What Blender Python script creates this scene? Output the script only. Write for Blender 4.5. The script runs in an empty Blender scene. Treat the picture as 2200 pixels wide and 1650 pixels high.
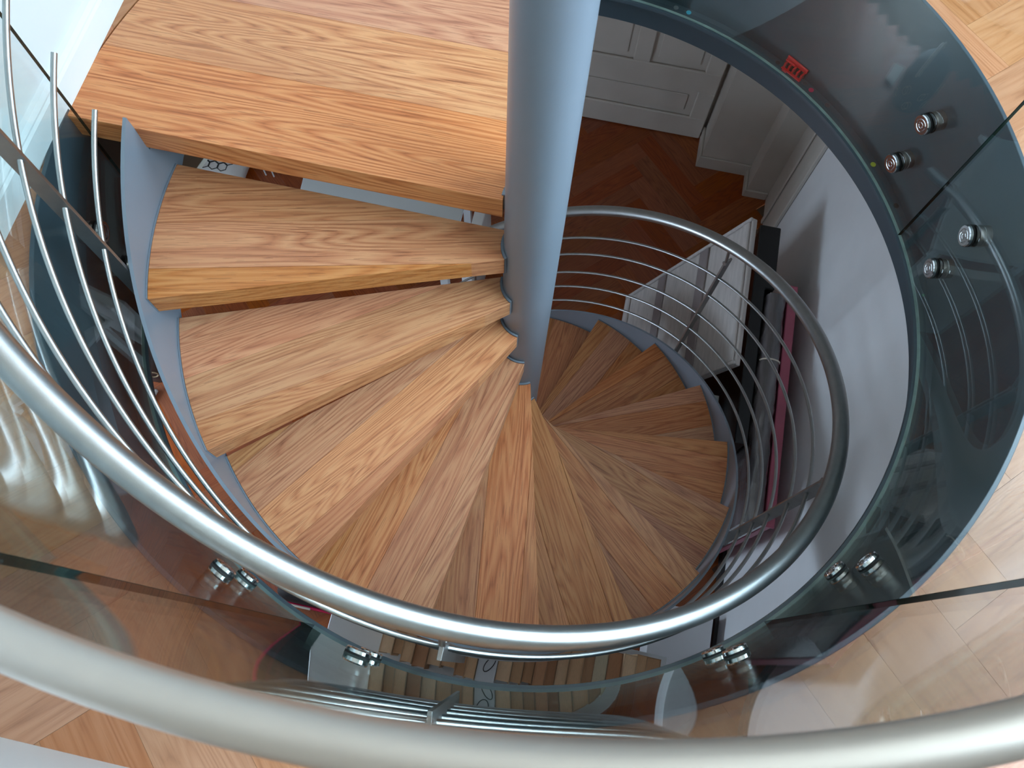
import bpy, bmesh, math, random
from mathutils import Matrix, Vector
random.seed(7)
S = bpy.context.scene
COL = S.collection
PI = math.pi
rad = math.radians

# ------------------------------------------------------------------ camera
cam = bpy.data.cameras.new('camera')
cam.sensor_fit = 'HORIZONTAL'; cam.sensor_width = 36.0
cam.lens = 1689.23 / 2200 * 36.0
cam.clip_start = 0.02; cam.clip_end = 60
cam.dof.use_dof = True; cam.dof.focus_distance = 2.2; cam.dof.aperture_fstop = 11
camo = bpy.data.objects.new('camera', cam); COL.objects.link(camo)
camo.matrix_world = Matrix(((0.9986, -0.0518, -0.0043, -0.0385),
                            (0.0473, 0.9399, -0.3383, -0.9251),
                            (0.0216, 0.3376, 0.9410, 1.4293),
                            (0, 0, 0, 1)))
S.camera = camo

# ------------------------------------------------------------------ world (overcast sky)
W = bpy.data.worlds.new('sky'); S.world = W; W.use_nodes = True
bg = W.node_tree.nodes['Background']
bg.inputs[0].default_value = (0.62, 0.81, 1.0, 1); bg.inputs[1].default_value = 20.0
S.view_settings.view_transform = 'Standard'; S.view_settings.look = 'None'
S.view_settings.gamma = 1.0; S.view_settings.use_curve_mapping = False
S.view_settings.exposure = 0.1

# ------------------------------------------------------------------ frame of the building
ROT = rad(-9.3)
cR, sR = math.cos(ROT), math.sin(ROT)
def uv(u, v, z=0.0):
    return Vector((u * cR - v * sR, u * sR + v * cR, z))
TH0, DTH, H = rad(169.485), rad(20.9388), 0.18905      # first nosing, step angle, rise
ZL = -3.02                                             # lower floor
ZF = 0.0                                             # upper floor
ZC = -0.552                                             # lower ceiling
RO, RI, RP = 0.880, 0.0735, 0.0666
NOFF, BOFF, THK = 0.0266, -0.0285, 0.066
NK = 15
OC = Vector((0.0140, 0.0346, 0.0))                      # centre of the round opening
OCU, OCV = OC.x * cR + OC.y * sR, -OC.x * sR + OC.y * cR
RG0, RG1 = 1.0035, 1.0125                                # glass
RB = 1.0455                                             # stairwell lining
U_LEFT, U_RIGHT, V_FRONT, V_BACK = -1.055, 2.3, -2.4, 3.2
LU0, LU1, LV0, LV1 = -3.2, 1.24, -1.12, 2.71           # lower room

# ------------------------------------------------------------------ portals in the real windows
def portal(u, v, z, w, h, ang):
    l = bpy.data.lights.new('window_portal', 'AREA'); l.shape = 'RECTANGLE'; l.size = w; l.size_y = h
    l.cycles.is_portal = True
    o = bpy.data.objects.new('window_portal', l); COL.objects.link(o)
    o.location = uv(u, v, z); o.rotation_euler = (PI / 2, 0, ang)
    return o
WIN = {'right': (-1.3, 1.1, 0.5, 2.6), 'lower': (-1.05, 0.15, -2.95, -1.95)}
a = WIN['right']; portal(U_RIGHT + .1, (a[0] + a[1]) / 2, (a[2] + a[3]) / 2, a[1] - a[0], a[3] - a[2], ROT + PI / 2)
a = WIN['lower']; portal(LU0 - .1, (a[0] + a[1]) / 2, (a[2] + a[3]) / 2, a[1] - a[0], a[3] - a[2], ROT - PI / 2)

# ------------------------------------------------------------------ helpers
def srgb(r, g, b):
    f = lambda c: (c / 255 / 12.92) if c / 255 <= 0.04045 else ((c / 255 + 0.055) / 1.055) ** 2.4
    return (f(r), f(g), f(b), 1)

def wm(o):
    m = Matrix.LocRotScale(o.location, o.rotation_euler, o.scale)
    if o.parent is not None:
        return wm(o.parent) @ o.matrix_parent_inverse @ m
    return m
def setpar(o, p):
    if p is not None:
        o.parent = p; o.matrix_parent_inverse = wm(p).inverted()

def add(name, verts, faces, mats, loc=None, rotz=0.0, parent=None, smooth=0, fmat=None, bevel=0.0):
    """verts in world coordinates; the object is placed at loc (default: centre of its base)"""
    vs = [Vector(v) for v in verts]
    if loc is None:
        n = len(vs)
        loc = Vector((sum(v.x for v in vs) / n, sum(v.y for v in vs) / n, min(v.z for v in vs)))
    loc = Vector(loc)
    M = Matrix.Rotation(-rotz, 3, 'Z')
    me = bpy.data.meshes.new(name)
    me.from_pydata([tuple(M @ (v - loc)) for v in vs], [], [tuple(f) for f in faces])
    me.validate()
    if not isinstance(mats, (list, tuple)): mats = [mats]
    for m in mats: me.materials.append(m)
    if fmat:
        for p, i in zip(me.polygons, fmat): p.material_index = i
    bm = bmesh.new(); bm.from_mesh(me)
    bmesh.ops.recalc_face_normals(bm, faces=bm.faces[:])
    if bevel > 0:
        es = [e for e in bm.edges if len(e.link_faces) == 2 and e.calc_face_angle(0) > 0.6]
        bmesh.ops.bevel(bm, geom=es, offset=bevel, segments=1, affect='EDGES', clamp_overlap=True)
    bm.to_mesh(me); bm.free()
    if smooth:
        me.shade_smooth(); me.set_sharp_from_angle(angle=rad(smooth))
    o = bpy.data.objects.new(name, me); COL.objects.link(o)
    o.location = loc; o.rotation_euler = (0, 0, rotz)
    setpar(o, parent)
    return o

def empty(name, loc, rotz=0.0, parent=None):
    o = bpy.data.objects.new(name, None); COL.objects.link(o)
    o.empty_display_size = 0.05; o.location = loc; o.rotation_euler = (0, 0, rotz)
    setpar(o, parent); return o

def tag(o, label=None, cat=None, group=None, kind=None):
    if label: o['label'] = label
    if cat: o['category'] = cat
    if group: o['group'] = group
    if kind: o['kind'] = kind
    return o

def joinparts(parts):
    V, F = [], []
    for v, f in parts:
        b = len(V); V += [tuple(x) for x in v]; F += [[i + b for i in q] for q in f]
    return V, F

def prism(poly, z0, z1):
    n = len(poly)
    v = [(x, y, z0) for x, y in poly] + [(x, y, z1) for x, y in poly]
    f = [list(range(n))[::-1], list(range(n, 2 * n))]
    f += [[i, (i + 1) % n, n + (i + 1) % n, n + i] for i in range(n)]
    return v, f
def boxuv(u0, u1, v0, v1, z0, z1):
    pts = [uv(u0, v0), uv(u1, v0), uv(u1, v1), uv(u0, v1)]
    return prism([(p.x, p.y) for p in pts], z0, z1)
def uvpoly(pts):
    return [(uv(u, v).x, uv(u, v).y) for u, v in pts]

def revolve(prof, a0, a1, n, dz=0.0, caps=True, closed=False):
    """profile loop [(r,z)] swept from angle a0 to a1, rising dz in all"""
    m = len(prof); v = []; f = []
    cnt = n if closed else n + 1
    for i in range(cnt):
        t = i / n; a = a0 + (a1 - a0) * t
        for r, z in prof: v.append((r * math.cos(a), r * math.sin(a), z + dz * t))
    for i in range(n):
        i2 = (i + 1) % cnt
        for j in range(m):
            j2 = (j + 1) % m
            f.append([i * m + j, i * m + j2, i2 * m + j2, i2 * m + j])
    if caps and not closed:
        f.append(list(range(m))[::-1]); f.append([n * m + j for j in range(m)])
    return v, f

def tube(path, r, n=14, closed=False):
    P = [Vector(p) for p in path]; v = []; f = []; up = Vector((0, 0, 1)); N = len(P)
    for i, p in enumerate(P):
        if closed: t = P[(i + 1) % N] - P[i - 1]
        else: t = P[min(i + 1, N - 1)] - P[max(i - 1, 0)]
        t.normalize()
        ref = up if abs(t.z) < 0.95 else Vector((1, 0, 0))
        s = t.cross(ref).normalized(); w = s.cross(t)
        for k in range(n):
            a = 2 * PI * k / n; v.append(tuple(p + s * (r * math.cos(a)) + w * (r * math.sin(a))))
    for i in range(N if closed else N - 1):
        i2 = (i + 1) % N
        for k in range(n):
            k2 = (k + 1) % n
            f.append([i * n + k, i * n + k2, i2 * n + k2, i2 * n + k])
    if not closed:
        f.append(list(range(n))[::-1]); f.append([(N - 1) * n + k for k in range(n)])
    return v, f

def shift(vf, d):
    return [tuple(Vector(p) + d) for p in vf[0]], vf[1]

def lathe(p0, axis, prof, n=28):
    """solid of revolution about an axis: prof [(r, along)]"""
    ax = Vector(axis).normalized(); ref = Vector((0, 0, 1)) if abs(ax.z) < .9 else Vector((1, 0, 0))
    s = ax.cross(ref).normalized(); w = s.cross(ax); p0 = Vector(p0); v = []; f = []; m = len(prof)
    for r, d in prof:
        for k in range(n):
            a = 2 * PI * k / n
            v.append(tuple(p0 + ax * d + s * (r * math.cos(a)) + w * (r * math.sin(a))))
    for j in range(m - 1):
        for k in range(n):
            k2 = (k + 1) % n
            f.append([j * n + k, j * n + k2, (j + 1) * n + k2, (j + 1) * n + k])
    f.append(list(range(n))[::-1]); f.append([(m - 1) * n + k for k in range(n)])
    return v, f

def clip_half(poly, nx, ny, d, keep_less=True):
    """keep the side nx*x+ny*y <= d (or >=)"""
    out = []; sg = 1 if keep_less else -1
    g = lambda p: sg * (nx * p[0] + ny * p[1] - d)
    for i in range(len(poly)):
        a, b = poly[i], poly[(i + 1) % len(poly)]; ga, gb = g(a), g(b)
        if ga <= 0: out.append(a)
        if (ga < 0 < gb) or (gb < 0 < ga):
            t = ga / (ga - gb); out.append((a[0] + (b[0] - a[0]) * t, a[1] + (b[1] - a[1]) * t))
    return out
def area2(poly):
    return 0.5 * sum(poly[i][0] * poly[(i + 1) % len(poly)][1] - poly[(i + 1) % len(poly)][0] * poly[i][1] for i in range(len(poly)))

# ------------------------------------------------------------------ materials
def newmat(name):
    m = bpy.data.materials.new(name); m.use_nodes = True
    nt = m.node_tree
    for n in list(nt.nodes):
        if n.type != 'OUTPUT_MATERIAL': nt.nodes.remove(n)
    return m, nt, [n for n in nt.nodes if n.type == 'OUTPUT_MATERIAL'][0]
def N(nt, t, **kw):
    n = nt.nodes.new(t)
    for k, v in kw.items(): setattr(n, k, v)
    return n
def math_(nt, op, a, b=None, c=None):
    n = N(nt, 'ShaderNodeMath', operation=op)
    for i, x in enumerate((a, b, c)):
        if x is None: continue
        if isinstance(x, (int, float)): n.inputs[i].default_value = x
        else: nt.links.new(x, n.inputs[i])
    return n.outputs[0]
def mixc(nt, fac, a, b, blend='MIX'):
    n = N(nt, 'ShaderNodeMix', data_type='RGBA', blend_type=blend)
    for sock, x in ((n.inputs[0], fac), (n.inputs[6], a), (n.inputs[7], b)):
        if isinstance(x, (int, float, tuple)): sock.default_value = x
        else: nt.links.new(x, sock)
    return n.outputs[2]
def ramp(nt, fac, stops):
    n = N(nt, 'ShaderNodeValToRGB'); e = n.color_ramp.elements
    while len(e) < len(stops): e.new(0.5)
    for x, (p, c) in zip(e, stops): x.position = p; x.color = c
    nt.links.new(fac, n.inputs[0]); return n.outputs[0]

def plain(name, col, rough=0.5, metal=0.0, noise=0.06, nscale=6.0, bump=0.0, bscale=200.0, coat=0.0, stretch=None, spec=0.5):
    """procedural paint / metal / cloth with slight tonal noise and optional fine relief"""
    m, nt, out = newmat(name); b = N(nt, 'ShaderNodeBsdfPrincipled')
    tc = N(nt, 'ShaderNodeTexCoord'); mp = N(nt, 'ShaderNodeMapping')
    nt.links.new(tc.outputs['Object'], mp.inputs[0])
    if stretch: mp.inputs['Scale'].default_value = stretch
    nz = N(nt, 'ShaderNodeTexNoise'); nz.inputs['Scale'].default_value = nscale; nz.inputs['Detail'].default_value = 4
    nt.links.new(mp.outputs[0], nz.inputs['Vector'])
    hi = tuple(min(1, c * (1 + noise)) for c in col[:3]) + (1,); lo = tuple(c * (1 - noise) for c in col[:3]) + (1,)
    c = ramp(nt, nz.outputs[0], [(0.3, lo), (0.7, hi)])
    nt.links.new(c, b.inputs['Base Color'])
    b.inputs['Roughness'].default_value = rough; b.inputs['Metallic'].default_value = metal
    b.inputs['Coat Weight'].default_value = coat; b.inputs['Coat Roughness'].default_value = 0.15
    b.inputs['Specular IOR Level'].default_value = spec
    if bump:
        n2 = N(nt, 'ShaderNodeTexNoise'); n2.inputs['Scale'].default_value = bscale; n2.inputs['Detail'].default_value = 2
        nt.links.new(mp.outputs[0], n2.inputs['Vector'])
        bp = N(nt, 'ShaderNodeBump'); bp.inputs['Strength'].default_value = bump; bp.inputs['Distance'].default_value = 0.002
        nt.links.new(n2.outputs[0], bp.inputs['Height']); nt.links.new(bp.outputs[0], b.inputs['Normal'])
    nt.links.new(b.outputs[0], out.inputs[0])
    return m

def oak(name, light, mid, dark, rough=0.42, vary=0.10, knots=True, gs=1.0, contrast=1.0):
    m, nt, out = newmat(name); b = N(nt, 'ShaderNodeBsdfPrincipled'); L = nt.links
    tc = N(nt, 'ShaderNodeTexCoord'); oi = N(nt, 'ShaderNodeObjectInfo')
    r1 = oi.outputs['Random']
    r2 = math_(nt, 'FRACT', math_(nt, 'MULTIPLY', r1, 17.31)); r3 = math_(nt, 'FRACT', math_(nt, 'MULTIPLY', r1, 91.7))
    off = N(nt, 'ShaderNodeCombineXYZ')
    L.new(math_(nt, 'MULTIPLY', r1, 37.0), off.inputs[0]); L.new(math_(nt, 'MULTIPLY', r2, 23.0), off.inputs[1]); L.new(math_(nt, 'MULTIPLY', r3, 31.0), off.inputs[2])
    va = N(nt, 'ShaderNodeVectorMath', operation='ADD'); L.new(tc.outputs['Object'], va.inputs[0]); L.new(off.outputs[0], va.inputs[1])
    def nz(sx, sy, det, rg=0.55, dist=0.0):
        mp = N(nt, 'ShaderNodeMapping'); mp.inputs['Scale'].default_value = (sx * gs, sy * gs, sy * gs)
        L.new(va.outputs[0], mp.inputs[0])
        n = N(nt, 'ShaderNodeTexNoise'); n.inputs['Scale'].default_value = 1.0; n.inputs['Detail'].default_value = det
        n.inputs['Roughness'].default_value = rg; n.inputs['Distortion'].default_value = dist
        L.new(mp.outputs[0], n.inputs['Vector']); return n.outputs[0]
    A = nz(0.75, 9.0, 2.0, 0.45, 0.10)
    rings = math_(nt, 'MULTIPLY', math_(nt, 'PINGPONG', math_(nt, 'MULTIPLY', A, 26.0), 0.5), 2.0)
    fib = nz(3.2, 190.0, 3.0)
    rings2 = math_(nt, 'ADD', math_(nt, 'MULTIPLY', rings, 0.46), math_(nt, 'MULTIPLY', math_(nt, 'SUBTRACT', fib, 0.27), 0.80))
    c = ramp(nt, rings2, [(0.02, dark), (0.26, mid), (0.60, light), (1.0, light)])
    broad = nz(0.9, 4.0, 2.0)
    c = mixc(nt, math_(nt, 'MULTIPLY', math_(nt, 'SMOOTHSTEP' if False else 'MULTIPLY', broad, broad), 1.1), c, mid)
    pores = math_(nt, 'GREATER_THAN', nz(14.0, 420.0, 1.0), 0.635)
    c = mixc(nt, math_(nt, 'MULTIPLY', pores, 0.45 * contrast), c, dark)
    if knots:
        vo = N(nt, 'ShaderNodeTexVoronoi'); vo.inputs['Scale'].default_value = 1.0
        mp = N(nt, 'ShaderNodeMapping'); mp.inputs['Scale'].default_value = (1.1, 3.4, 3.4)
        L.new(va.outputs[0], mp.inputs[0]); L.new(mp.outputs[0], vo.inputs['Vector'])
        kd = ramp(nt, vo.outputs['Distance'], [(0.0, (1, 1, 1, 1)), (0.02, (0.8, .8, .8, 1)), (0.055, (0, 0, 0, 1))])
        c = mixc(nt, math_(nt, 'MULTIPLY', kd, 0.75), c, tuple(x * 0.35 for x in dark[:3]) + (1,))
    hs = N(nt, 'ShaderNodeHueSaturation')
    L.new(math_(nt, 'ADD', math_(nt, 'MULTIPLY', r2, 2 * vary), 1 - vary), hs.inputs['Value'])
    L.new(math_(nt, 'ADD', math_(nt, 'MULTIPLY', r3, 0.18), 0.90), hs.inputs['Saturation'])
    L.new(math_(nt, 'ADD', math_(nt, 'MULTIPLY', r1, 0.010), 0.494), hs.inputs['Hue'])
    L.new(c, hs.inputs['Color']); L.new(hs.outputs[0], b.inputs['Base Color'])
    b.inputs['Roughness'].default_value = rough
    bp = N(nt, 'ShaderNodeBump'); bp.inputs['Strength'].default_value = 0.25; bp.inputs['Distance'].default_value = 0.0006
    L.new(math_(nt, 'SUBTRACT', fib, math_(nt, 'MULTIPLY', pores, 0.5)), bp.inputs['Height']); L.new(bp.outputs[0], b.inputs['Normal'])
    L.new(b.outputs[0], out.inputs[0])
    return m

def thin_glass(name, tint):
    m, nt, out = newmat(name); L = nt.links
    g = N(nt, 'ShaderNodeNewGeometry')
    ior = math_(nt, 'ADD', 1.5, math_(nt, 'MULTIPLY', g.outputs['Backfacing'], 1 / 1.5 - 1.5))
    fr = N(nt, 'ShaderNodeFresnel'); L.new(ior, fr.inputs['IOR'])
    t = N(nt, 'ShaderNodeBsdfTransparent'); t.inputs[0].default_value = tint
    gl = N(nt, 'ShaderNodeBsdfGlossy'); gl.inputs['Roughness'].default_value = 0.0; gl.inputs['Color'].default_value = (0.95, 1.0, 0.98, 1)
    tc = N(nt, 'ShaderNodeTexCoord'); nz = N(nt, 'ShaderNodeTexNoise'); nz.inputs['Scale'].default_value = 5.0; nz.inputs['Detail'].default_value = 1
    L.new(tc.outputs['Object'], nz.inputs['Vector'])
    bp = N(nt, 'ShaderNodeBump'); bp.inputs['Strength'].default_value = 0.004; bp.inputs['Distance'].default_value = 0.01
    L.new(nz.outputs[0], bp.inputs['Height']); L.new(bp.outputs[0], gl.inputs['Normal'])
    mx = N(nt, 'ShaderNodeMixShader'); L.new(fr.outputs[0], mx.inputs[0]); L.new(t.outputs[0], mx.inputs[1]); L.new(gl.outputs[0], mx.inputs[2])
    L.new(mx.outputs[0], out.inputs[0]); return m

M = {}
M['paint'] = plain('grey_blue_paint', srgb(117, 126, 136), rough=0.32, noise=0.03, bump=0.05, bscale=300, coat=0.15)
M['lining'] = plain('dark_grey_blue_paint', srgb(60, 73, 81), rough=0.30, noise=0.04, bump=0.04, bscale=200, coat=0.2)
M['steel'] = plain('brushed_stainless', srgb(168, 169, 168), rough=0.36, metal=1.0, noise=0.05, nscale=40, bump=0.05, bscale=500)
M['steel_bar'] = plain('satin_steel_bar', srgb(158, 156, 154), rough=0.42, metal=1.0, noise=0.06, nscale=30)
M['rail'] = plain('satin_rail', srgb(186, 180, 170), rough=0.42, metal=0.9, noise=0.03, nscale=12)
M['chrome'] = plain('polished_steel', srgb(215, 215, 215), rough=0.12, metal=1.0, noise=0.04)
M['rubber'] = plain('black_rubber', srgb(16, 17, 18), rough=0.6)
M['glass'] = thin_glass('clear_glass', (0.945, 0.975, 0.965, 1))
M['glass_edge'] = plain('glass_edge_green', srgb(8, 30, 25), rough=0.4, noise=0.25, nscale=30, spec=0.04)
M['glass_foot'] = plain('glass_foot_green', srgb(132, 152, 146), rough=0.12, noise=0.2, nscale=20, coat=0.5)
M['oak'] = oak('oak_tread', srgb(212, 151, 102), srgb(188, 119, 75), srgb(126, 70, 40))
M['oak_floor'] = oak('oak_parquet_pale', srgb(180, 128, 92), srgb(168, 114, 78), srgb(138, 88, 57), rough=0.36, vary=0.06, knots=False, contrast=0.5)
M['oak_low'] = oak('parquet_amber', srgb(166, 86, 36), srgb(146, 70, 27), srgb(98, 44, 17), rough=0.33, vary=0.10, knots=False, contrast=0.8)
M['sub'] = plain('parquet_base', srgb(92, 68, 48), rough=0.7)
M['white'] = plain('white_wall_paint', srgb(212, 216, 218), rough=0.55, noise=0.015, bump=0.05, bscale=120)
M['trimwhite'] = plain('white_gloss_paint', srgb(220, 223, 225), rough=0.3, noise=0.01)
M['wall_low'] = plain('pale_grey_wall', srgb(236, 234, 235), rough=0.6, noise=0.02, bump=0.05, bscale=120)
M['cream'] = plain('cream_paint', srgb(206, 196, 186), rough=0.42, noise=0.03)
M['room'] = plain('warm_grey_wall', srgb(172, 160, 146), rough=0.6, noise=0.02)
M['ceil'] = plain('ceiling_paint', srgb(224, 214, 200), rough=0.7, noise=0.01)
M['dark'] = plain('dark_slate', srgb(48, 46, 46), rough=0.5)
M['blackpanel'] = plain('black_lacquer', srgb(12, 12, 13), rough=0.3)
M['wrap'] = plain('grey_plastic_wrap', srgb(104, 98, 100), rough=0.12, noise=0.5, nscale=3.0, bump=1.0, bscale=30, stretch=(6, 0.7, 3), coat=0.8)
M['pink'] = plain('dusky_pink_board', srgb(170, 84, 104), rough=0.45, noise=0.12)
M['chalk'] = plain('whitewashed_wood', srgb(205, 196, 192), rough=0.6, noise=0.1, nscale=9, stretch=(1, 1, 6))
M['chalk2'] = plain('whitewashed_batten', srgb(150, 138, 138), rough=0.6, noise=0.1)
M['black'] = plain('black_cloth', srgb(24, 20, 20), rough=0.75, noise=0.2, nscale=30, bump=0.3)
M['magenta'] = plain('magenta_rubber', srgb(206, 22, 76), rough=0.35)
M['offwhite'] = plain('off_white_rubber', srgb(225, 212, 196), rough=0.5)
M['red'] = plain('red_plastic', srgb(214, 28, 30), rough=0.3, noise=0.03)
M['navy'] = plain('blue_cloth', srgb(40, 84, 138), rough=0.8, noise=0.1)
M['bagdark'] = plain('brown_leather', srgb(48, 32, 28), rough=0.5, noise=0.2)
M['gold'] = plain('pale_gold_print', srgb(178, 156, 124), rough=0.5)
M['cord'] = plain('dark_cord', srgb(34, 32, 34), rough=0.7)
M['cushion'] = plain('white_cushion_cloth', srgb(216, 210, 206), rough=0.85, noise=0.03, bump=0.2)

# ================================================================== STRUCTURE
def annulus(hole_r, u0, u1, v0, v1, z0, z1, n=128):
    """slab with a round hole at the origin, outer edge a rectangle in the building frame"""
    inner, outer = [], []
    for i in range(n):
        a = 2 * PI * i / n
        du, dv = math.cos(a), math.sin(a)
        t = min([(u1 if du > 0 else u0) / du if abs(du) > 1e-9 else 1e9, (v1 if dv > 0 else v0) / dv if abs(dv) > 1e-9 else 1e9])
        outer.append(uv(du * t, dv * t)); inner.append(uv(du * hole_r + OCU, dv * hole_r + OCV))
    v = []
    for z in (z0, z1):
        v += [(p.x, p.y, z) for p in inner] + [(p.x, p.y, z) for p in outer]
    f = []
    for i in range(n):
        j = (i + 1) % n
        f.append([2 * n + i, 2 * n + j, 3 * n + j, 3 * n + i])
        f.append([i, n + i, n + j, j])
        f.append([i, j, 2 * n + j, 2 * n + i])
        f.append([n + i, 3 * n + i, 3 * n + j, n + j])
    return v, f

def herringbone(w, l, test):
    """blocks (as 4 corners in the building frame, with grain angle), laid at 45 degrees"""
    out = []; c45 = math.sqrt(0.5)
    for i in range(-80, 81):
        for j in range(-12, 13):
            ox, oy = i * w + j * l, i * w - j * l
            for k, (x0, y0, x1, y1) in enumerate(((ox, oy, ox + l, oy + w), (ox, oy + w, ox + w, oy + w + l))):
                g = 0.00025
                P = [(x0 + g, y0 + g), (x1 - g, y0 + g), (x1 - g, y1 - g), (x0 + g, y1 - g)]
                Q = [((x - y) * c45, (x + y) * c45) for x, y in P]
                cx, cy = sum(q[0] for q in Q) / 4, sum(q[1] for q in Q) / 4
                if test(cx, cy): out.append((Q, (PI / 4 if k == 0 else 3 * PI / 4)))
    return out

def cut_circle(poly, R):
    """the parts of a polygon that lie outside the opening's circle R"""
    P = [(x - OCU, y - OCV) for x, y in poly]
    pts = []                                   # (point, on_circle)
    for i in range(len(P)):
        a, b = P[i], P[(i + 1) % len(P)]
        pts.append((a, False))
        dx, dy = b[0] - a[0], b[1] - a[1]
        A = dx * dx + dy * dy; B = 2 * (a[0] * dx + a[1] * dy); C = a[0] ** 2 + a[1] ** 2 - R * R
        D = B * B - 4 * A * C
        if D > 0:
            for t in sorted(((-B - math.sqrt(D)) / (2 * A), (-B + math.sqrt(D)) / (2 * A))):
                if 1e-6 < t < 1 - 1e-6: pts.append(((a[0] + dx * t, a[1] + dy * t), True))
    n = len(pts)
    if not any(c for _, c in pts):
        return [] if math.hypot(*P[0]) < R else [poly]
    def mid_out(i):
        p, q = pts[i][0], pts[(i + 1) % n][0]
        return math.hypot((p[0] + q[0]) / 2, (p[1] + q[1]) / 2) > R
    out = []
    for i in range(n):
        if pts[i][1] and mid_out(i):           # leaves the circle here
            run = [pts[i][0]]; k = i + 1
            while not pts[k % n][1]: run.append(pts[k % n][0]); k += 1
            e = pts[k % n][0]; run.append(e)
            a1 = math.atan2(e[1], e[0]); a0 = math.atan2(run[0][1], run[0][0])
            d = (a0 - a1 + PI) % (2 * PI) - PI
            m = max(2, int(abs(d) / 0.03))
            run += [(R * math.cos(a1 + d * t / m), R * math.sin(a1 + d * t / m)) for t in range(1, m)]
            out.append([(x + OCU, y + OCV) for x, y in run])
    return out

# upper floor with its parquet blocks
fl = add('floor', *annulus(RB + 0.0105, U_LEFT - 0.0, U_RIGHT, V_FRONT, V_BACK, ZC + 0.02, ZF - 0.012), M['sub'], loc=(0, 0, ZF - 0.012), rotz=ROT)
tag(fl, 'pale oak herringbone parquet floor around the round stairwell', kind='structure')
def lay(blocks, z0, z1, mat, parent, cutr, rect, name='parquet_block'):
    for Q, ang in blocks:
        P = Q
        for nx, ny, d, less in ((1, 0, rect[0], False), (1, 0, rect[1], True), (0, 1, rect[2], False), (0, 1, rect[3], True)):
            P = clip_half(P, nx, ny, d, less)
            if len(P) < 3: break
        if len(P) < 3: continue
        for P in (cut_circle(P, cutr) if cutr else [P]):
            if abs(area2(P)) < 1.5e-5: continue
            v, f = prism(uvpoly(P), z0, z1)
            cx = sum(p[0] for p in v) / len(v); cy = sum(p[1] for p in v) / len(v)
            add(name, v, f, mat, loc=(cx, cy, z0), rotz=ROT + ang, parent=parent)
lay(herringbone(0.14, 0.70, lambda u, v: math.hypot(u, v) < 2.05 and u > -1.7), ZF - 0.012, ZF, M['oak_floor'], fl, RB + 0.0105, (U_LEFT + 0.003, U_RIGHT, V_FRONT, V_BACK))

# ceilings
tag(add('ceiling', *annulus(RB + 0.0105, LU0, LU1, LV0, LV1 + .02, ZC, ZC + 0.018), M['ceil'], loc=(0, 0, ZC), rotz=ROT), 'white ceiling of the lower hall with a round opening', kind='structure')
tag(add('ceiling', *boxuv(U_LEFT - .12, U_RIGHT + .2, V_FRONT - .2, V_BACK + .12, 2.75, 2.85), M['ceil'], rotz=ROT), 'white ceiling of the upper room', kind='structure')

# stairwell lining (round steel fascia) with the ledge under the glass
band = add('trim_1', *shift(revolve([(RB, ZF + 0.005), (RB + 0.001, ZF + 0.006), (RB + 0.0085, ZF + 0.006), (RB + 0.010, ZF + 0.0045), (RB + 0.010, ZC), (RB, ZC)], rad(84), rad(-187.3), 160), OC), M['lining'], loc=OC + Vector((0, 0, ZC)), smooth=35)
tag(band, 'dark grey steel lining of the round stairwell opening', kind='structure')
add('ledge', *shift(revolve([(0.9965, -0.426), (RB, -0.426), (RB, -0.436), (0.9965, -0.436)], rad(83), rad(-187), 150), OC), M['lining'], loc=OC + Vector((0, 0, -0.436)), smooth=35, parent=band)

# walls of the upper room
def wall_with_hole(name, axis, pos, thick, lo, hi, z0, z1, hole, mat, label):
    parts = []
    h0, h1, g0, g1 = hole
    def bx(a0, a1, b0, b1):
        if a1 - a0 < 1e-4 or b1 - b0 < 1e-4: return
        p0, p1 = (pos, pos + thick) if thick > 0 else (pos + thick, pos)
        parts.append(boxuv(p0, p1, a0, a1, b0, b1) if axis == 'u' else boxuv(a0, a1, p0, p1, b0, b1))
    bx(lo, h0, z0, z1); bx(h1, hi, z0, z1); bx(h0, h1, z0, g0); bx(h0, h1, g1, z1)
    v, f = joinparts(parts)
    return tag(add(name, v, f, mat, rotz=ROT), label, kind='structure')
def window(name, axis, pos, thick, hole, label):
    h0, h1, g0, g1 = hole; t = 0.05
    def bx(a0, a1, b0, b1, d0, d1):
        p0, p1 = sorted((pos + thick * d0, pos + thick * d1))
        return boxuv(p0, p1, a0, a1, b0, b1) if axis == 'u' else boxuv(a0, a1, p0, p1, b0, b1)
    o = add(name, *joinparts([bx(h0, h0 + t, g0, g1, .3, .7), bx(h1 - t, h1, g0, g1, .3, .7), bx(h0 + t, h1 - t, g0, g0 + t, .3, .7), bx(h0 + t, h1 - t, g1 - t, g1, .3, .7)]), M['trimwhite'], rotz=ROT)
    tag(o, label, kind='structure')
    k = 3
    for i in range(1, k):
        x = h0 + (h1 - h0) * i / k
        add('mullion', *bx(x - .025, x + .025, g0 + t, g1 - t, .35, .65), M['trimwhite'], rotz=ROT, parent=o)
    add('window_sill', *bx(h0 - .04, h1 + .04, g0 - .03, g0 - .001, -0.35, .3), M['trimwhite'], rotz=ROT, parent=o)
    return o
wl = tag(add('wall_left', *boxuv(U_LEFT - 0.12, U_LEFT, V_FRONT, V_BACK, ZC + .02, 2.75), M['white'], rotz=ROT), 'white painted wall close beside the stairwell', kind='structure')
prof = [(0, ZF), (0.018, ZF), (0.018, ZF + .058), (0.014, ZF + .064), (0.014, ZF + .068), (0.009, ZF + .078), (0.0, ZF + .082)]
sk = []
for vv in (V_FRONT, V_BACK):
    for d, z in prof:
        p = uv(U_LEFT + d - 0.0, vv); sk.append((p.x, p.y, z))
n_ = len(prof)
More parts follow.
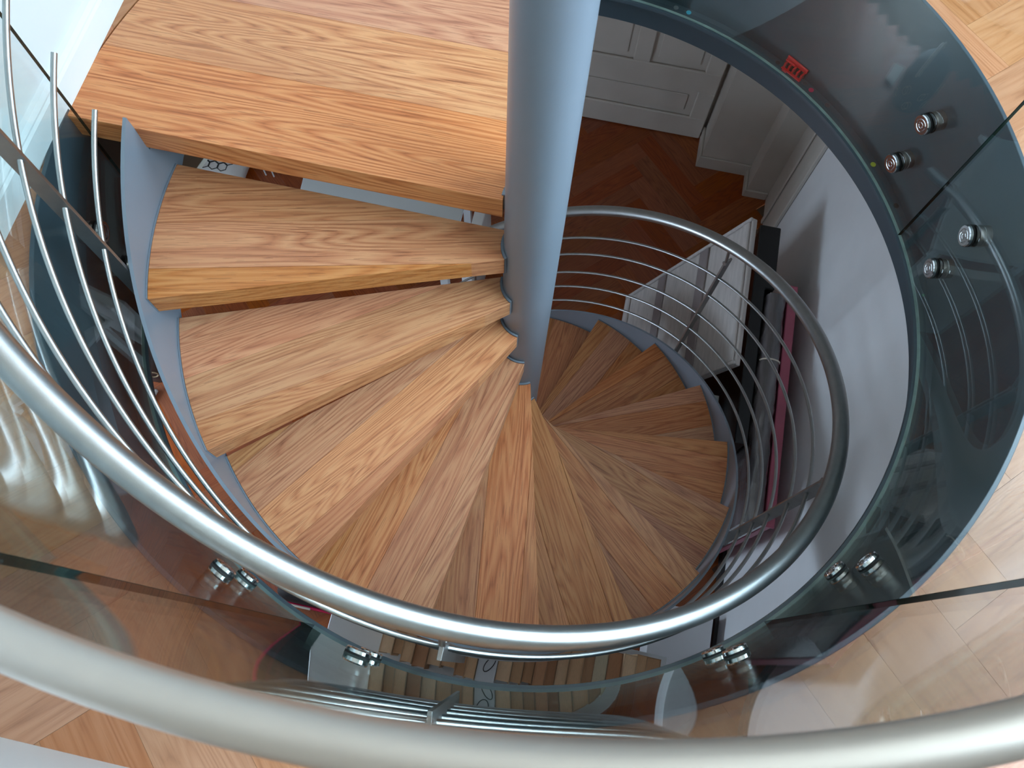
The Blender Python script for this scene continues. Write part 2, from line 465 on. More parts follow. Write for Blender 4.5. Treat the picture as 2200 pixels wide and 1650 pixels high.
tag(add('baseboard_left', sk, [list(range(n_))[::-1], [n_ + i for i in range(n_)]] + [[i, (i + 1) % n_, n_ + (i + 1) % n_, n_ + i] for i in range(n_)], M['trimwhite'], rotz=ROT), 'white moulded baseboard along the white wall', kind='structure')
wall_with_hole('wall_right', 'u', U_RIGHT, 0.2, V_FRONT, V_BACK, ZC, 2.75, WIN['right'], M['room'], 'pale warm grey wall of the upper room with a wide window')
tag(add('wall_front', *boxuv(U_LEFT, U_RIGHT, V_FRONT - .12, V_FRONT, ZC, 2.75), M['room'], rotz=ROT), 'pale warm grey wall behind the photographer', kind='structure')
tag(add('wall_back', *boxuv(U_LEFT, U_RIGHT, V_BACK, V_BACK + 0.12, ZC, 2.75), M['room'], rotz=ROT), 'pale warm grey wall at the far end of the upper room', kind='structure')
window('window_1', 'u', U_RIGHT, 0.2, WIN['right'], 'wide white framed window in the upper room')

# lower room shell
fl2 = add('floor', *boxuv(LU0 - .2, LU1 + .25, LV0 - .2, LV1 + .2, ZL - 0.1, ZL - 0.012), M['sub'], rotz=ROT)
tag(fl2, 'amber herringbone parquet floor of the lower hall', kind='structure')
lay(herringbone(0.12, 0.60, lambda u, v: -2.75 < u < 1.35 and -1.3 < v < 3.0), ZL - 0.012, ZL, M['oak_low'], fl2, None, (LU0, LU1 + .004, LV0, LV1 + .022))
wall_with_hole('wall_lower_left', 'u', LU0, -0.2, LV0, LV1, ZL, ZC, WIN['lower'], M['wall_low'], 'pale wall of the lower hall with a window')
window('window_2', 'u', LU0, -0.2, WIN['lower'], 'white framed window of the lower hall')
tag(add('wall_lower_front', *boxuv(LU0, LU1 + .1, LV0 - .1, LV0, ZL, ZC), M['wall_low'], rotz=ROT), 'pale wall behind the white cabinet of the lower hall', kind='structure')
tag(add('wall_lower_right', *boxuv(LU1, LU1 + .1, LV0, 1.86, ZL, ZC), M['wall_low'], rotz=ROT), 'smooth pale grey wall to the right of the stairs in the lower hall', kind='structure')
wb = tag(add('wall_lower_back', *joinparts([boxuv(LU0, -0.28, LV1, LV1 + .1, ZL, ZC), boxuv(-0.28, .77, LV1 + .02, LV1 + .1, ZL, ZC),
         boxuv(0.77, 1.10, 2.46, LV1 + .1, ZL, ZC), boxuv(1.10, 1.40, 2.30, LV1 + .1, ZL, ZC), boxuv(LU1 + .002, 1.40, 1.86, 2.30, ZL, ZC)]), M['cream'], rotz=ROT),
         'cream stepped wall with door reveal at the back of the lower hall', kind='structure')
# plinths and panel mouldings on the stepped wall
tag(add('baseboard_lower_back', *joinparts([boxuv(.755, 1.10, 2.445, 2.459, ZL, ZL + .11), boxuv(.752, .769, 2.445, 2.69, ZL, ZL + .11), boxuv(1.085, LU1 - .002, 2.285, 2.299, ZL, ZL + .07), boxuv(1.083, 1.099, 2.285, 2.444, ZL, ZL + .07)]), M['cream'], rotz=ROT, bevel=0.004), 'cream baseboard stepping around the wall corners of the lower hall', kind='structure')
tag(add('trim_2', *joinparts([boxuv(LU1 - .022, LU1, 1.86, 1.93, ZL, ZC - .002), boxuv(LU1 - .012, LU1, 2.10, 2.13, ZL, ZL + 1.1)]), M['cream'], rotz=ROT, bevel=0.004), 'cream door casing at the end of the grey wall', kind='structure')
tag(add('trim_3', *boxuv(LU1 - .02, LU1 - .001, LV0 + .002, 0.0, ZL, ZL + .09), M['dark'], rotz=ROT), 'dark baseboard at the foot of the grey wall in the lower hall', kind='structure')
# panelled door
d = tag(add('door_1', *boxuv(-0.26, .745, LV1 - .025, LV1 + .015, ZL + .008, ZL + 2.1), M['cream'], rotz=ROT), 'cream panelled door at the back of the lower hall', kind='structure')
def rail_(u0, u1, z0, z1, nm='door_rail'):
    add(nm, *boxuv(u0, u1, LV1 - .045, LV1 - .0255, z0, z1), M['cream'], rotz=ROT, parent=d, bevel=0.006)
zb = ZL + .008
rail_(-.26, .745, zb, zb + .19); rail_(-.26, .745, zb + .43, zb + .60); rail_(-.26, .745, zb + 1.95, zb + 2.09)
rail_(-.26, -.15, zb + .19, zb + .43, 'door_stile'); rail_(.635, .745, zb + .19, zb + .43, 'door_stile')
rail_(-.26, -.15, zb + .60, zb + 1.95, 'door_stile'); rail_(.635, .745, zb + .60, zb + 1.95, 'door_stile'); rail_(.19, .295, zb + .60, zb + 1.95, 'door_stile')
add('door_panel', *boxuv(-.10, .585, LV1 - .034, LV1 - .0255, zb + .24, zb + .38), M['cream'], rotz=ROT, parent=d, bevel=0.004)
for u0, u1 in ((-.11, .15), (.335, .595)):
    add('door_panel', *boxuv(u0, u1, LV1 - .034, LV1 - .0255, zb + .645, zb + 1.9), M['cream'], rotz=ROT, parent=d, bevel=0.004)

# ================================================================== STAIRCASE
stair = empty('spiral_staircase', (0, 0, ZL))
tag(stair, 'spiral staircase of oak treads around a grey steel pole', 'staircase')
add('center_pole', *lathe((0, 0, ZL), (0, 0, 1), [(RP + .03, 0), (RP + .03, .008), (RP, .0081), (RP, 2.72 - ZL)], 56), M['paint'], loc=(0, 0, ZL), smooth=40, parent=stair)
def helixz(k, z0): return z0 - H * k
ks = [-1.3 + 1.39 * i / 24 for i in range(25)] + [0.0925] + [0.105 + (15.9 - 0.105) * i / 230 for i in range(231)]
v = []; f = []
for k in ks:
    a_ = TH0 + DTH * k
    ztop = 0.057 - H * k if k > 0.1 else (-THK - 0.0125 if k < 0.0922 else -0.03)
    zbot = max(-0.235 - H * k, ZL + .001) if k > 0.1 else -0.235 - H * max(k, -0.25)
    if k <= 0.1: zbot = min(zbot, -0.2)
    ztop = max(ztop, ZL + .002)
    for r_, z_ in ((0.8842, ztop), (0.8925, ztop), (0.8925, zbot), (0.8842, zbot)): v.append((r_ * math.cos(a_), r_ * math.sin(a_), z_))
for i in range(len(ks) - 1):
    for j in range(4): f.append([i * 4 + j, i * 4 + (j + 1) % 4, (i + 1) * 4 + (j + 1) % 4, (i + 1) * 4 + j])
f.append([3, 2, 1, 0]); f.append([(len(ks) - 1) * 4 + j for j in range(4)])
add('stringer', v, f, M['paint'], loc=(0, 0, ZL), smooth=30, parent=stair)

def line_pt(a, off, r):
    s = math.sqrt(r * r - off * off)
    return (math.cos(a) * s - math.sin(a) * off, math.sin(a) * s + math.cos(a) * off)
def tread_poly(k, ri, ro):
    af = TH0 + k * DTH; ab = TH0 + (k - 1) * DTH + rad(1.0)
    fo, fi = line_pt(af, NOFF, ro), line_pt(af, NOFF, ri)
    bo, bi = line_pt(ab, BOFF, ro), line_pt(ab, BOFF, ri)
    ang = lambda p: math.atan2(p[1], p[0])
    def arc(p, q, r, n):
        a0 = ang(p); d = (ang(q) - a0 + PI) % (2 * PI) - PI
        if r < .2 and d < 0: d += 2 * PI
        return [(r * math.cos(a0 + d * i / n), r * math.sin(a0 + d * i / n)) for i in range(1, n)]
    outer = arc(bo, fo, ro, 14)
    inner = arc(bi, fi, ri, 8)[::-1]
    return [fi] + inner + [bi, bo] + outer + [fo]
random.seed(11)
for k in range(1, NK + 1):
    z = -k * H
    af = TH0 + k * DTH
    P = tread_poly(k, 0.0685, 0.8838)
    # steel tray below the boards, with lips at the pole and at the stringer
    tray = clip_half(P, -math.sin(af), math.cos(af), NOFF - 0.03, True)
    parts = [prism(tray, z - THK - 0.007, z - THK - 0.0005)]
    a_in0 = math.atan2(*tread_poly(k, .0685, .88)[9][::-1]); 
    for r0, r1, zt, rr in ((0.0675, 0.0735, 0.0035, .0735), (0.8805, 0.8838, 0.0025, .8838)):
        Q = tread_poly(k, .0735, .8805)
        fi, bi = (Q[0], Q[8]) if r0 < .2 else (Q[-1], Q[9])
        aa, bb = math.atan2(fi[1], fi[0]), math.atan2(bi[1], bi[0])
        dd = (bb - aa) % (2 * PI) - 2 * PI
        parts.append(revolve([(r0, z + zt), (r1, z + zt), (r1, z - THK - .004), (r0, z - THK - .004)], aa, aa + dd, 12))
    tv, tf = joinparts(parts)
    c = math.cos(af - .17) * .45, math.sin(af - .17) * .45
    tr = add('tread', tv, tf, M['paint'], loc=(c[0], c[1], z - THK - .007), rotz=af, parent=stair, smooth=30)
    # boards
    P = tread_poly(k, 0.0738, 0.8800)
    aw = af - rad(6.0); nx, ny = -math.sin(aw), math.cos(aw)
    top = max(nx * x + ny * y for x, y in P); bot = min(nx * x + ny * y for x, y in P)
    ws = [random.uniform(.062, .095), random.uniform(.10, .135), random.uniform(.10, .14), .12, .12]
    hi = top
    for i, w in enumerate(ws):
        lo = hi - w
        if i == len(ws) - 1 or lo - bot < 0.03: lo = bot - 1
        Q = clip_half(clip_half(P, nx, ny, hi - (0.00025 if i else -1), True), nx, ny, lo + 0.00025, False)
        if len(Q) >= 3 and abs(area2(Q)) > 1e-4:
            bv, bf = prism(Q, z - THK, z)
            cx = sum(q[0] for q in Q) / len(Q); cy = sum(q[1] for q in Q) / len(Q)
            add('board', bv, bf, M['oak'], loc=(cx, cy, z - THK), rotz=aw, parent=tr, bevel=0.0007)
        hi = lo
        if hi <= bot: break

# landing with long boards
LP_ = []
aL0 = math.asin((-0.013 - OCV) / 1.0525)
Rl = RB + 0.007
pts = []
a_s, a_e = math.acos((-0.05 - OCU) / Rl), PI - aL0     # building-frame angles on the circle
for i in range(41):
    a = a_s + (a_e - a_s) * i / 40; pts.append((OCU + Rl * math.cos(a), OCV + Rl * math.sin(a)))
notch = [(-0.0695, -0.013)] + [(0.0708 * math.cos(rad(t)), 0.0708 * math.sin(rad(t))) for t in (190, 175, 160, 145, 135)] 
land = pts + notch
land[-1] = (-0.05, 0.0502)
lt = add('landing', *prism(uvpoly(clip_half(land, 0, 1, 0.03, False)), -THK - .012, -THK - .0005), M['paint'], rotz=ROT, parent=stair)
edges = [-1, 0.186, 0.372, 0.565, 0.76, 2]
for i in range(5):
    Q = clip_half(clip_half(land, 0, 1, edges[i] + .00025, False), 0, 1, edges[i + 1] - .00025, True)
    if len(Q) < 3: continue
    bv, bf = prism(uvpoly(Q), -THK, 0)
    add('board', bv, bf, M['oak'], rotz=ROT, parent=lt, bevel=0.0007,
        loc=(sum(p[0] for p in bv) / len(bv), sum(p[1] for p in bv) / len(bv), -THK))
add('landing_clip', *revolve([(0.0668, 0.004), (0.0745, 0.004), (0.0745, -.05), (0.0668, -.05)], rad(150), rad(172), 8), M['paint'], parent=lt, smooth=30)

# ================================================================== STAIR RAILING
BK = [0.945, 4.42, 7.73, 10.77, 14.1]
def hx(R_, z0, ka, kb, n):
    return [(R_ * math.cos(TH0 + DTH * k), R_ * math.sin(TH0 + DTH * k), z0 - H * k) for k in [ka + (kb - ka) * i / n for i in range(n + 1)]]
railing = empty('stair_railing', (0.9 * math.cos(TH0 + DTH * 14.1), 0.9 * math.sin(TH0 + DTH * 14.1), ZL))
tag(railing, 'brushed steel spiral handrail with five thin rods and flat bar posts', 'railing')
add('handrail', *tube(hx(0.8801, 1.0328, -0.55, 14.6, 260), 0.0208, 20), M['steel'], smooth=40, parent=railing)
for i, z0 in enumerate((0.775, 0.628, 0.452, 0.302, 0.145)):
    add('rail_rod', *tube(hx(0.9065, z0, 0.22, 14.4, 240), 0.0056, 10), M['steel'], smooth=50, parent=railing)
for kb in BK:
    a = TH0 + DTH * kb; zt = -H * kb
    er = Vector((math.cos(a), math.sin(a), 0)); et = Vector((-math.sin(a), math.cos(a), 0))
    def bar(r0, r1, t, z0, z1):
        P = [er * r0 - et * t, er * r1 - et * t, er * r1 + et * t, er * r0 + et * t]
        return prism([(p.x, p.y) for p in P], zt + z0, zt + z1)
    post = add('baluster', *joinparts([bar(0.8965, 0.930, 0.004, -0.16, 0.905), bar(0.8926, 0.8967, 0.006, -0.13, -0.02)]), M['steel_bar'], rotz=a, parent=railing, bevel=0.0006)
    # bracket from bar to handrail
    p0 = er * 0.905 + Vector((0, 0, zt + 0.895)); p1 = er * 0.8801 + Vector((0, 0, zt + 1.0125))
    add('bracket', *joinparts([tube([p0, p1], 0.006, 12), lathe(p0 - er * .009, er, [(0.009, 0), (0.009, .004)], 14)]), M['steel_bar'], parent=post, smooth=40)

# ================================================================== GLASS BALUSTRADE
PANELS = [(80.0, 11.25, 'curved glass panel with the red toy lying behind it'),
          (11.15, -56.25, 'curved glass panel at the right side of the stairwell'),
          (-56.35, -117.25, 'curved glass panel nearest the camera, below the grey rail'),
          (-117.35, -185.9, 'curved glass panel at the left, ending at the landing')]
SO = [[20.3, 70.5], [2.1, -46.8], [-65.8, -108.2], [-126.3, -175.8]]
for (a0, a1, lab), so in zip(PANELS, SO):
    am = rad((a0 + a1) / 2)
    gp = empty('glass_panel', OC + Vector((1.008 * math.cos(am), 1.008 * math.sin(am), -0.4255)))
    tag(gp, lab, 'glass panel', 'panels of the glass balustrade')
    n = 56
    v, f = shift(revolve([(RG0, 0.9465), (RG1, 0.9465), (RG1, -0.4245), (RG0, -0.4245)], rad(a0), rad(a1), n), OC)
    fm = []
    for i in range(n): fm += [2, 0, 2, 0]
    fm += [1, 1]
    add('pane', v, f, [M['glass'], M['glass_edge'], M['glass_foot']], loc=OC + Vector((1.008 * math.cos(am), 1.008 * math.sin(am), -0.4245)), parent=gp, smooth=30, fmat=fm)
    for sa in so:
        for sz in (-0.158, -0.317):
            er = Vector((math.cos(rad(sa)), math.sin(rad(sa)), 0)); O = OC + Vector((0, 0, sz))
            st = add('standoff', *lathe(O + er * 1.0165, er, [(0.0235, 0), (0.0245, .0015), (0.0245, .012), (0.0238, .0125), (0.0238, .0135), (0.0245, .014), (0.0245, RB - 1.0165)], 30), M['steel_bar'], parent=gp, smooth=35)
            add('gasket', *joinparts([lathe(O + er * 1.0128, er, [(0.0262, 0), (0.0262, .0035)], 30), lathe(O + er * 0.9994, er, [(0.0262, 0), (0.0262, .0038)], 30)]), M['rubber'], parent=st, smooth=35)
            add('cap_disc', *lathe(O + er * 0.9992, -er, [(0.0255, 0), (0.0255, .006), (0.0235, .0082), (0.0175, .0082), (0.0165, .0070), (0.0150, .0070), (0.0140, .0082), (0.0085, .0082), (0.0078, .0073), (0.0062, .0073), (0.0055, .0082), (0.0008, .0082)], 36), M['chrome'], parent=st, smooth=25)

gr = add('balustrade_rail', *tube([(0.0031 + 1.0088 * math.cos(rad(t)), 0.0339 + 1.0088 * math.sin(rad(t)), 0.9627) for t in [80 - 266 * i / 180 for i in range(181)]], 0.0154, 22), M['rail'], smooth=40)
tag(gr, 'satin grey tube rail capping the glass balustrade, closest to the camera', 'handrail')

# ================================================================== SMALL THINGS ON THE LEDGE
def onledge(a, r=0.9925, z=-0.426): return OC + Vector((r * 1.0382 * math.cos(rad(a)), r * 1.0382 * math.sin(rad(a)), z))
toy = empty('toy_bench', onledge(44.6, 0.9945)); tag(toy, 'small red plastic toy bench with slats lying on the ledge', 'toy')
ta = rad(44.6); er = Vector((math.cos(ta), math.sin(ta), 0)); et = Vector((-math.sin(ta), math.cos(ta), 0)); base = onledge(44.6, 0.9945)
def tb(t0, t1, r0, r1, z0, z1):
    t0 *= 1.3; t1 *= 1.3; r0 *= 1.15; r1 *= 1.15; z0 *= 1.2; z1 *= 1.2
    P = [base + et * t0 + er * r0, base + et * t1 + er * r0, base + et * t1 + er * r1, base + et * t0 + er * r1]
    return prism([(p.x, p.y) for p in P], base.z + z0, base.z + z1)
add('top_rail', *joinparts([tb(-.029, .029, .006, .0105, .018, .030), tb(.002, .028, .0005, .006, .018, .022)]), M['red'], parent=toy, bevel=0.001, rotz=ta)
add('base_rail', *joinparts([tb(-.027, .027, -.010, -.002, .0002, .004), tb(.010, .022, -.014, -.010, .0002, .006)]), M['red'], parent=toy, bevel=0.001, rotz=ta)
add('back_plate', *tb(-.027, .027, .0065, .0095, .0002, .0178), M['bagdark'], parent=toy, rotz=ta)
for i in range(5):
    t = -.026 + i * .0118
    add('slat', *tb(t, t + .004, -.006, .006, .0042, .0178), M['red'], parent=toy, rotz=ta)
COUNT = [(65.0, .992, (70, 196, 224), 'turquoise counter lying on the ledge near the pole'), (67.3, .9915, (120, 124, 124), 'small grey counter beside the turquoise one'),
         (40.3, .993, (206, 40, 84), 'crimson counter lying on the ledge beside the red toy'), (41.9, .995, (64, 66, 72), 'dark grey counter between the red toy and the crimson counter'),
         (36.6, .994, (74, 68, 72), 'dark translucent counter lying alone on the ledge'), (47.6, .992, (52, 48, 52), 'black counter lying at the end of the red toy'),
         (24.0, .9925, (186, 190, 62), 'yellow counter lying on the ledge below a glass fitting'), (16.2, .994, (40, 44, 46), 'black counter near the glass joint at right'), (0.9, .993, (24, 128, 84), 'green scrap on the ledge at the right')]
for i, (a, r, c, lab) in enumerate(COUNT):
    p = onledge(a, r)
    mt = plain('counter_plastic_%d' % i, srgb(*c), rough=0.3)
    rr = 0.0078 if 'scrap' not in lab else 0.004
    tag(add('game_counter', *lathe(p + Vector((0, 0, .0002)), (0, 0, 1), [(rr * .9, 0), (rr, .0008), (rr, .0016), (rr * .85, .0022), (rr * .6, .0018), (rr * .1, .0018)], 20), mt, loc=p, smooth=30), lab, 'counter', 'counters scattered on the ledge')

# ================================================================== UPPER ROOM FURNITURE
cb = empty('white_cabinet', uv(-0.70, -1.4, ZF), ROT); tag(cb, 'low white cabinet standing on the parquet at the lower left corner', 'cabinet')
add('body', *boxuv(-.98, -.38, -1.62, -1.21, ZF + .06, ZF + .86), M['trimwhite'], parent=cb, rotz=ROT)
add('plinth', *boxuv(-.98, -.38, -1.60, -1.195, ZF, ZF + .0595), M['trimwhite'], parent=cb, rotz=ROT)
for u0, u1 in ((-.975, -.683), (-.677, -.385)):
    dd = add('door', *boxuv(u0, u1, -1.2095, -1.19, ZF + .065, ZF + .835), M['trimwhite'], parent=cb, rotz=ROT, bevel=.002)
    add('knob', *lathe(uv((u1 - .04) if u0 < -.9 else (u0 + .04), -1.1898, ZF + .5), uv(0, 1), [(.006, 0), (.006, .012), (.012, .016), (.012, .022), (.004, .026)], 16), M['chrome'], parent=dd, smooth=40)
add('top', *boxuv(-.985, -.375, -1.63, -1.185, ZF + .8605, ZF + .885), M['trimwhite'], parent=cb, rotz=ROT, bevel=.002)

# ================================================================== LOWER HALL THINGS
# leaning whitewashed panel with battens
U0, Z0, U1, Z1 = 0.436, ZL, 0.905, -1.90
L_ = math.hypot(U1 - U0, Z1 - Z0); su, sz = (U1 - U0) / L_, (Z1 - Z0) / L_; nu, nz_ = -sz, su
def lean(s0, s1, v0, v1, d0, d1):
    V_ = []
    for dd in (d0, d1):
        for s, vv in ((s0, v0), (s1, v0), (s1, v1), (s0, v1)):
            V_.append(uv(U0 + su * s + nu * dd, vv, Z0 + sz * s + nz_ * dd))
    return [tuple(p) for p in V_], [[3, 2, 1, 0], [4, 5, 6, 7], [0, 1, 5, 4], [1, 2, 6, 5], [2, 3, 7, 6], [3, 0, 4, 7]]
lp = empty('leaning_panel', uv(U0, .975, ZL), ROT); tag(lp, 'large whitewashed wooden panel leaning beside the black case in the lower hall', 'panel')
add('board', *lean(0.035, L_, .58, 1.37, -.034, -.008), M['chalk'], parent=lp, rotz=ROT, bevel=.004)
for s in (0.04, .405, .80, L_ - .07):
    add('batten', *lean(s, s + (.055 if s in (0.04, L_ - .07) else .075), .60, 1.35, -.0078, .004), M['chalk'] if s in (0.04, L_ - .07) else M['chalk2'], parent=lp, rotz=ROT, bevel=.003)
for v0, v1 in ((.58, .598), (1.352, 1.37)):
    add('edge_strip', *lean(0.04, L_, v0, v1, -.0078, .006), M['chalk'], parent=lp, rotz=ROT, bevel=.003)
# black case
bc = empty('black_case', uv(.97, .8, ZL), ROT); tag(bc, 'tall narrow black case standing by the grey wall behind the leaning panel', 'case')
add('body', *prism(uvpoly([(.955, .22), (1.005, .22), (1.005, 1.0), (1.045, 1.0), (1.045, 1.33), (.955, 1.33)]), ZL, -1.93), M['blackpanel'], parent=bc, rotz=ROT, bevel=.004)
add('lid', *prism(uvpoly([(.948, .21), (1.007, .21), (1.007, .995), (1.05, .995), (1.05, 1.34), (.948, 1.34)]), -1.9295, -1.90), M['blackpanel'], parent=bc, rotz=ROT, bevel=.004)
# pale boards under the panel
wp = tag(add('pale_board', *boxuv(.905, .935, .22, .55, ZL, -2.25), M['trimwhite'], rotz=ROT, bevel=.002), 'narrow pale board standing in front of the black case', 'board')
# wrapped slab with ridges
random.seed(3)
ws_v = []; nU, nV = 7, 40
topz = -1.86
pv, pf = [], []
for j in range(nV + 1):
    vv = -.14 + 1.10 * j / nV
    for i in range(nU + 1):
        t = i / nU; a = PI * t
        uu = 1.06 - .042 * math.cos(a) + random.uniform(-.003, .003)
        zz = topz - .03 + .03 * math.sin(a) + random.uniform(-.006, .006)
        pv.append(tuple(uv(uu, vv, zz)))
    # feet
for j in range(nV):
    for i in range(nU):
        q = j * (nU + 1) + i; pf.append([q, q + 1, q + nU + 2, q + nU + 1])
b0 = len(pv)
for j in range(nV + 1):
    vv = -.14 + 1.10 * j / nV
    pv.append(tuple(uv(1.018, vv, ZL))); pv.append(tuple(uv(1.102, vv, ZL)))
for j in range(nV):
    q = j * (nU + 1); r_ = b0 + 2 * j
    pf.append([q, q + nU + 1, r_ + 2, r_]); pf.append([q + nU, r_ + 1, r_ + 3, q + 2 * nU + 1])
    pf.append([r_, r_ + 2, r_ + 3, r_ + 1])
pf.append([i for i in range(nU + 1)] + [b0 + 1, b0]); e = nV * (nU + 1)
pf.append([e + i for i in range(nU + 1)][::-1] + [b0 + 2 * nV, b0 + 2 * nV + 1])
wr = empty('wrapped_slab', uv(1.06, .41, ZL), ROT); tag(wr, 'long grey slab wrapped in shiny plastic film standing along the wall', 'slab')
add('film', pv, pf, M['wrap'], parent=wr, rotz=ROT, smooth=50)
add('tape', *tube([uv(1.06 - .044 * math.cos(PI * i / 10), .62, topz - .03 + .034 * math.sin(PI * i / 10)) for i in range(11)], .004, 6), M['offwhite'], parent=wr)
pk = tag(add('pink_board', *joinparts([boxuv(1.120, 1.152, -.13, 1.03, ZL, -1.91), boxuv(1.114, 1.158, -.135, 1.035, -1.9095, -1.895)]), M['pink'], rotz=ROT, bevel=.003), 'dusky pink upholstered board standing between the wrapped slab and the wall', 'board')

tag(add('pale_box', *joinparts([boxuv(.86, 1.168, -1.1, -.44, ZL, ZL + .20), boxuv(.855, 1.173, -1.105, -.435, ZL + .2005, ZL + .23)]), M['wall_low'], rotz=ROT, bevel=.003), 'flat pale grey storage box on the floor between the bookcase and the wall', 'box')
# cabinet with a row of books below the near rail
bs = empty('bookcase', uv(.105, -.9, ZL), ROT); tag(bs, 'low white bookcase carrying a row of brown books below the near rail', 'bookcase')
zt = -2.02
add('top', *boxuv(-.60, .81, -1.10, -.735, zt - .03, zt), M['trimwhite'], parent=bs, rotz=ROT, bevel=.002)
for u in (-.598, -.135, .33, .783):
    add('side_panel', *boxuv(u, u + .025, -1.098, -.745, ZL, zt - .0305), M['trimwhite'], parent=bs, rotz=ROT)
for z in (ZL + .05, ZL + .36, ZL + .67):
    for u0, u1 in ((-.5725, -.1355), (-.1095, .3295), (.3555, .7825)):
        add('shelf', *boxuv(u0, u1, -1.09, -.75, z, z + .02), M['trimwhite'], parent=bs, rotz=ROT)
add('back_board', *boxuv(-.598, .808, -1.109, -1.0985, ZL, zt - .031), M['trimwhite'], parent=bs, rotz=ROT)
random.seed(5)
u = -.335; i = 0
ORD = ['first', 'second', 'third', 'fourth', 'fifth', 'sixth', 'seventh', 'eighth', 'ninth', 'tenth', 'eleventh', 'twelfth', 'thirteenth', 'fourteenth', 'fifteenth', 'sixteenth', 'seventeenth', 'eighteenth', 'nineteenth', 'twentieth', 'twenty-first', 'twenty-second', 'twenty-third', 'twenty-fourth']
BC = [('tan', (196, 158, 120)), ('brown', (178, 138, 102)), ('light brown', (202, 166, 128)), ('russet', (184, 138, 102)), ('beige', (212, 180, 144))]
while u < .70 and i < 24:
    w = random.uniform(.036, .058); hgt = random.uniform(.20, .26); vb = -.985 + random.uniform(-.008, .03); vf = -.775 + random.uniform(-.02, .015)
    nm, c = BC[i % 5] if random.random() < .7 else BC[random.randrange(5)]
    if i == 8:
        u += .001
        bx_ = empty('white_box', uv(u + .04, -.88, zt), ROT); tag(bx_, 'white box tied with dark looped cord among the brown books', 'box')
        add('box_body', *boxuv(u, u + .075, -.985, -.78, zt + .0004, zt + .25), M['trimwhite'], parent=bx_, rotz=ROT, bevel=.002)
        for du, dv, ru, rv, ph in ((.030, -.855, .020, .030, .4), (.046, -.915, .014, .034, -.5)):
            path = []
            for q in range(25):
                a = 2 * PI * q / 24
                x, y = ru * math.cos(a), rv * math.sin(a)
                path.append(uv(u + du + x * math.cos(ph) - y * math.sin(ph), dv + x * math.sin(ph) + y * math.cos(ph), zt + .2525))
            add('cord_loop', *tube(path[:-1], .0016, 6, closed=True), M['cord'], parent=bx_, smooth=60)
        add('ribbon', *boxuv(u + .03, u + .042, -1.06, -.9855, zt + .18, zt + .183), M['trimwhite'], parent=bx_, rotz=ROT)
        u += .077; i += 1; continue
    if i in (17, ): c = (214, 200, 172); nm = 'cream'
    mt = plain('book_cover_%d' % i, srgb(*c), rough=0.6, noise=0.08)
    mp_ = plain('book_pages_%d' % i, srgb(*[min(255, int(x * 1.12)) for x in c]), rough=0.8, noise=0.12, nscale=60, stretch=(30, 1, 1))
    bk = empty('book', uv(u + w / 2, (vb + vf) / 2, zt), ROT)
    tag(bk, '%s book, %s from the left in the row on the white bookcase' % (nm, ORD[i]), 'book', 'books in the row on the bookcase')
    z0 = zt + .0004
    add('cover', *joinparts([boxuv(u, u + .0025, vb, vf, z0, z0 + hgt), boxuv(u + w - .0025, u + w, vb, vf, z0, z0 + hgt), boxuv(u + .0025, u + w - .0025, vf - .0025, vf, z0, z0 + hgt)]), mt, parent=bk, rotz=ROT)
    add('page_block', *boxuv(u + .0026, u + w - .0026, vb + .005, vf - .0027, z0 + .004, z0 + hgt - .004), mp_, parent=bk, rotz=ROT)
    u += w + .0012; i += 1

# black bag with piping beside the bookcase
bg_ = empty('black_bag', uv(-.95, -.74, ZL), ROT); tag(bg_, 'black bag with pink and white piping on the amber parquet beside the bookcase', 'bag')
def rr(u0, u1, v0, v1, r, n=5):
    P = []
    for cu, cv, a0 in ((u1 - r, v1 - r, 0), (u0 + r, v1 - r, PI / 2), (u0 + r, v0 + r, PI), (u1 - r, v0 + r, 1.5 * PI)):
        for q in range(n + 1): P.append((cu + r * math.cos(a0 + PI / 2 * q / n), cv + r * math.sin(a0 + PI / 2 * q / n)))
    return P
lay_ = []
for zz, ins in ((0.0, .004), (.03, 0), (.16, .012), (.21, .05), (.225, .10)):
    lay_.append([uv(a_, b_, ZL + zz + .001) for a_, b_ in rr(-1.10 + ins, -.70 - ins, -.83 + ins * .6, -.56 - ins * .6, .05)])
v = [tuple(p) for l in lay_ for p in l]; nn = len(lay_[0]); f = [list(range(nn))[::-1], [4 * nn + q for q in range(nn)]]
for j in range(4): f += [[j * nn + q, j * nn + (q + 1) % nn, (j + 1) * nn + (q + 1) % nn, (j + 1) * nn + q] for q in range(nn)]
add('body', v, f, M['black'], parent=bg_, rotz=ROT, smooth=60)
add('piping', *tube([uv(a_, b_, ZL + .020) for a_, b_ in rr(-1.107, -.693, -.837, -.553, .055)], .009, 8, closed=True), M['magenta'], parent=bg_, smooth=60)
add('piping_inset', *tube([uv(-1.03 + .11 * t / 8, -.843, ZL + .026) for t in range(9)], .007, 8), M['offwhite'], parent=bg_, smooth=60)
add('handle', *tube([uv(-1.03 + .18 * t / 12, -.68, ZL + .218 + .07 * math.sin(PI * t / 12)) for t in range(13)], .010, 8), M['black'], parent=bg_, smooth=60)

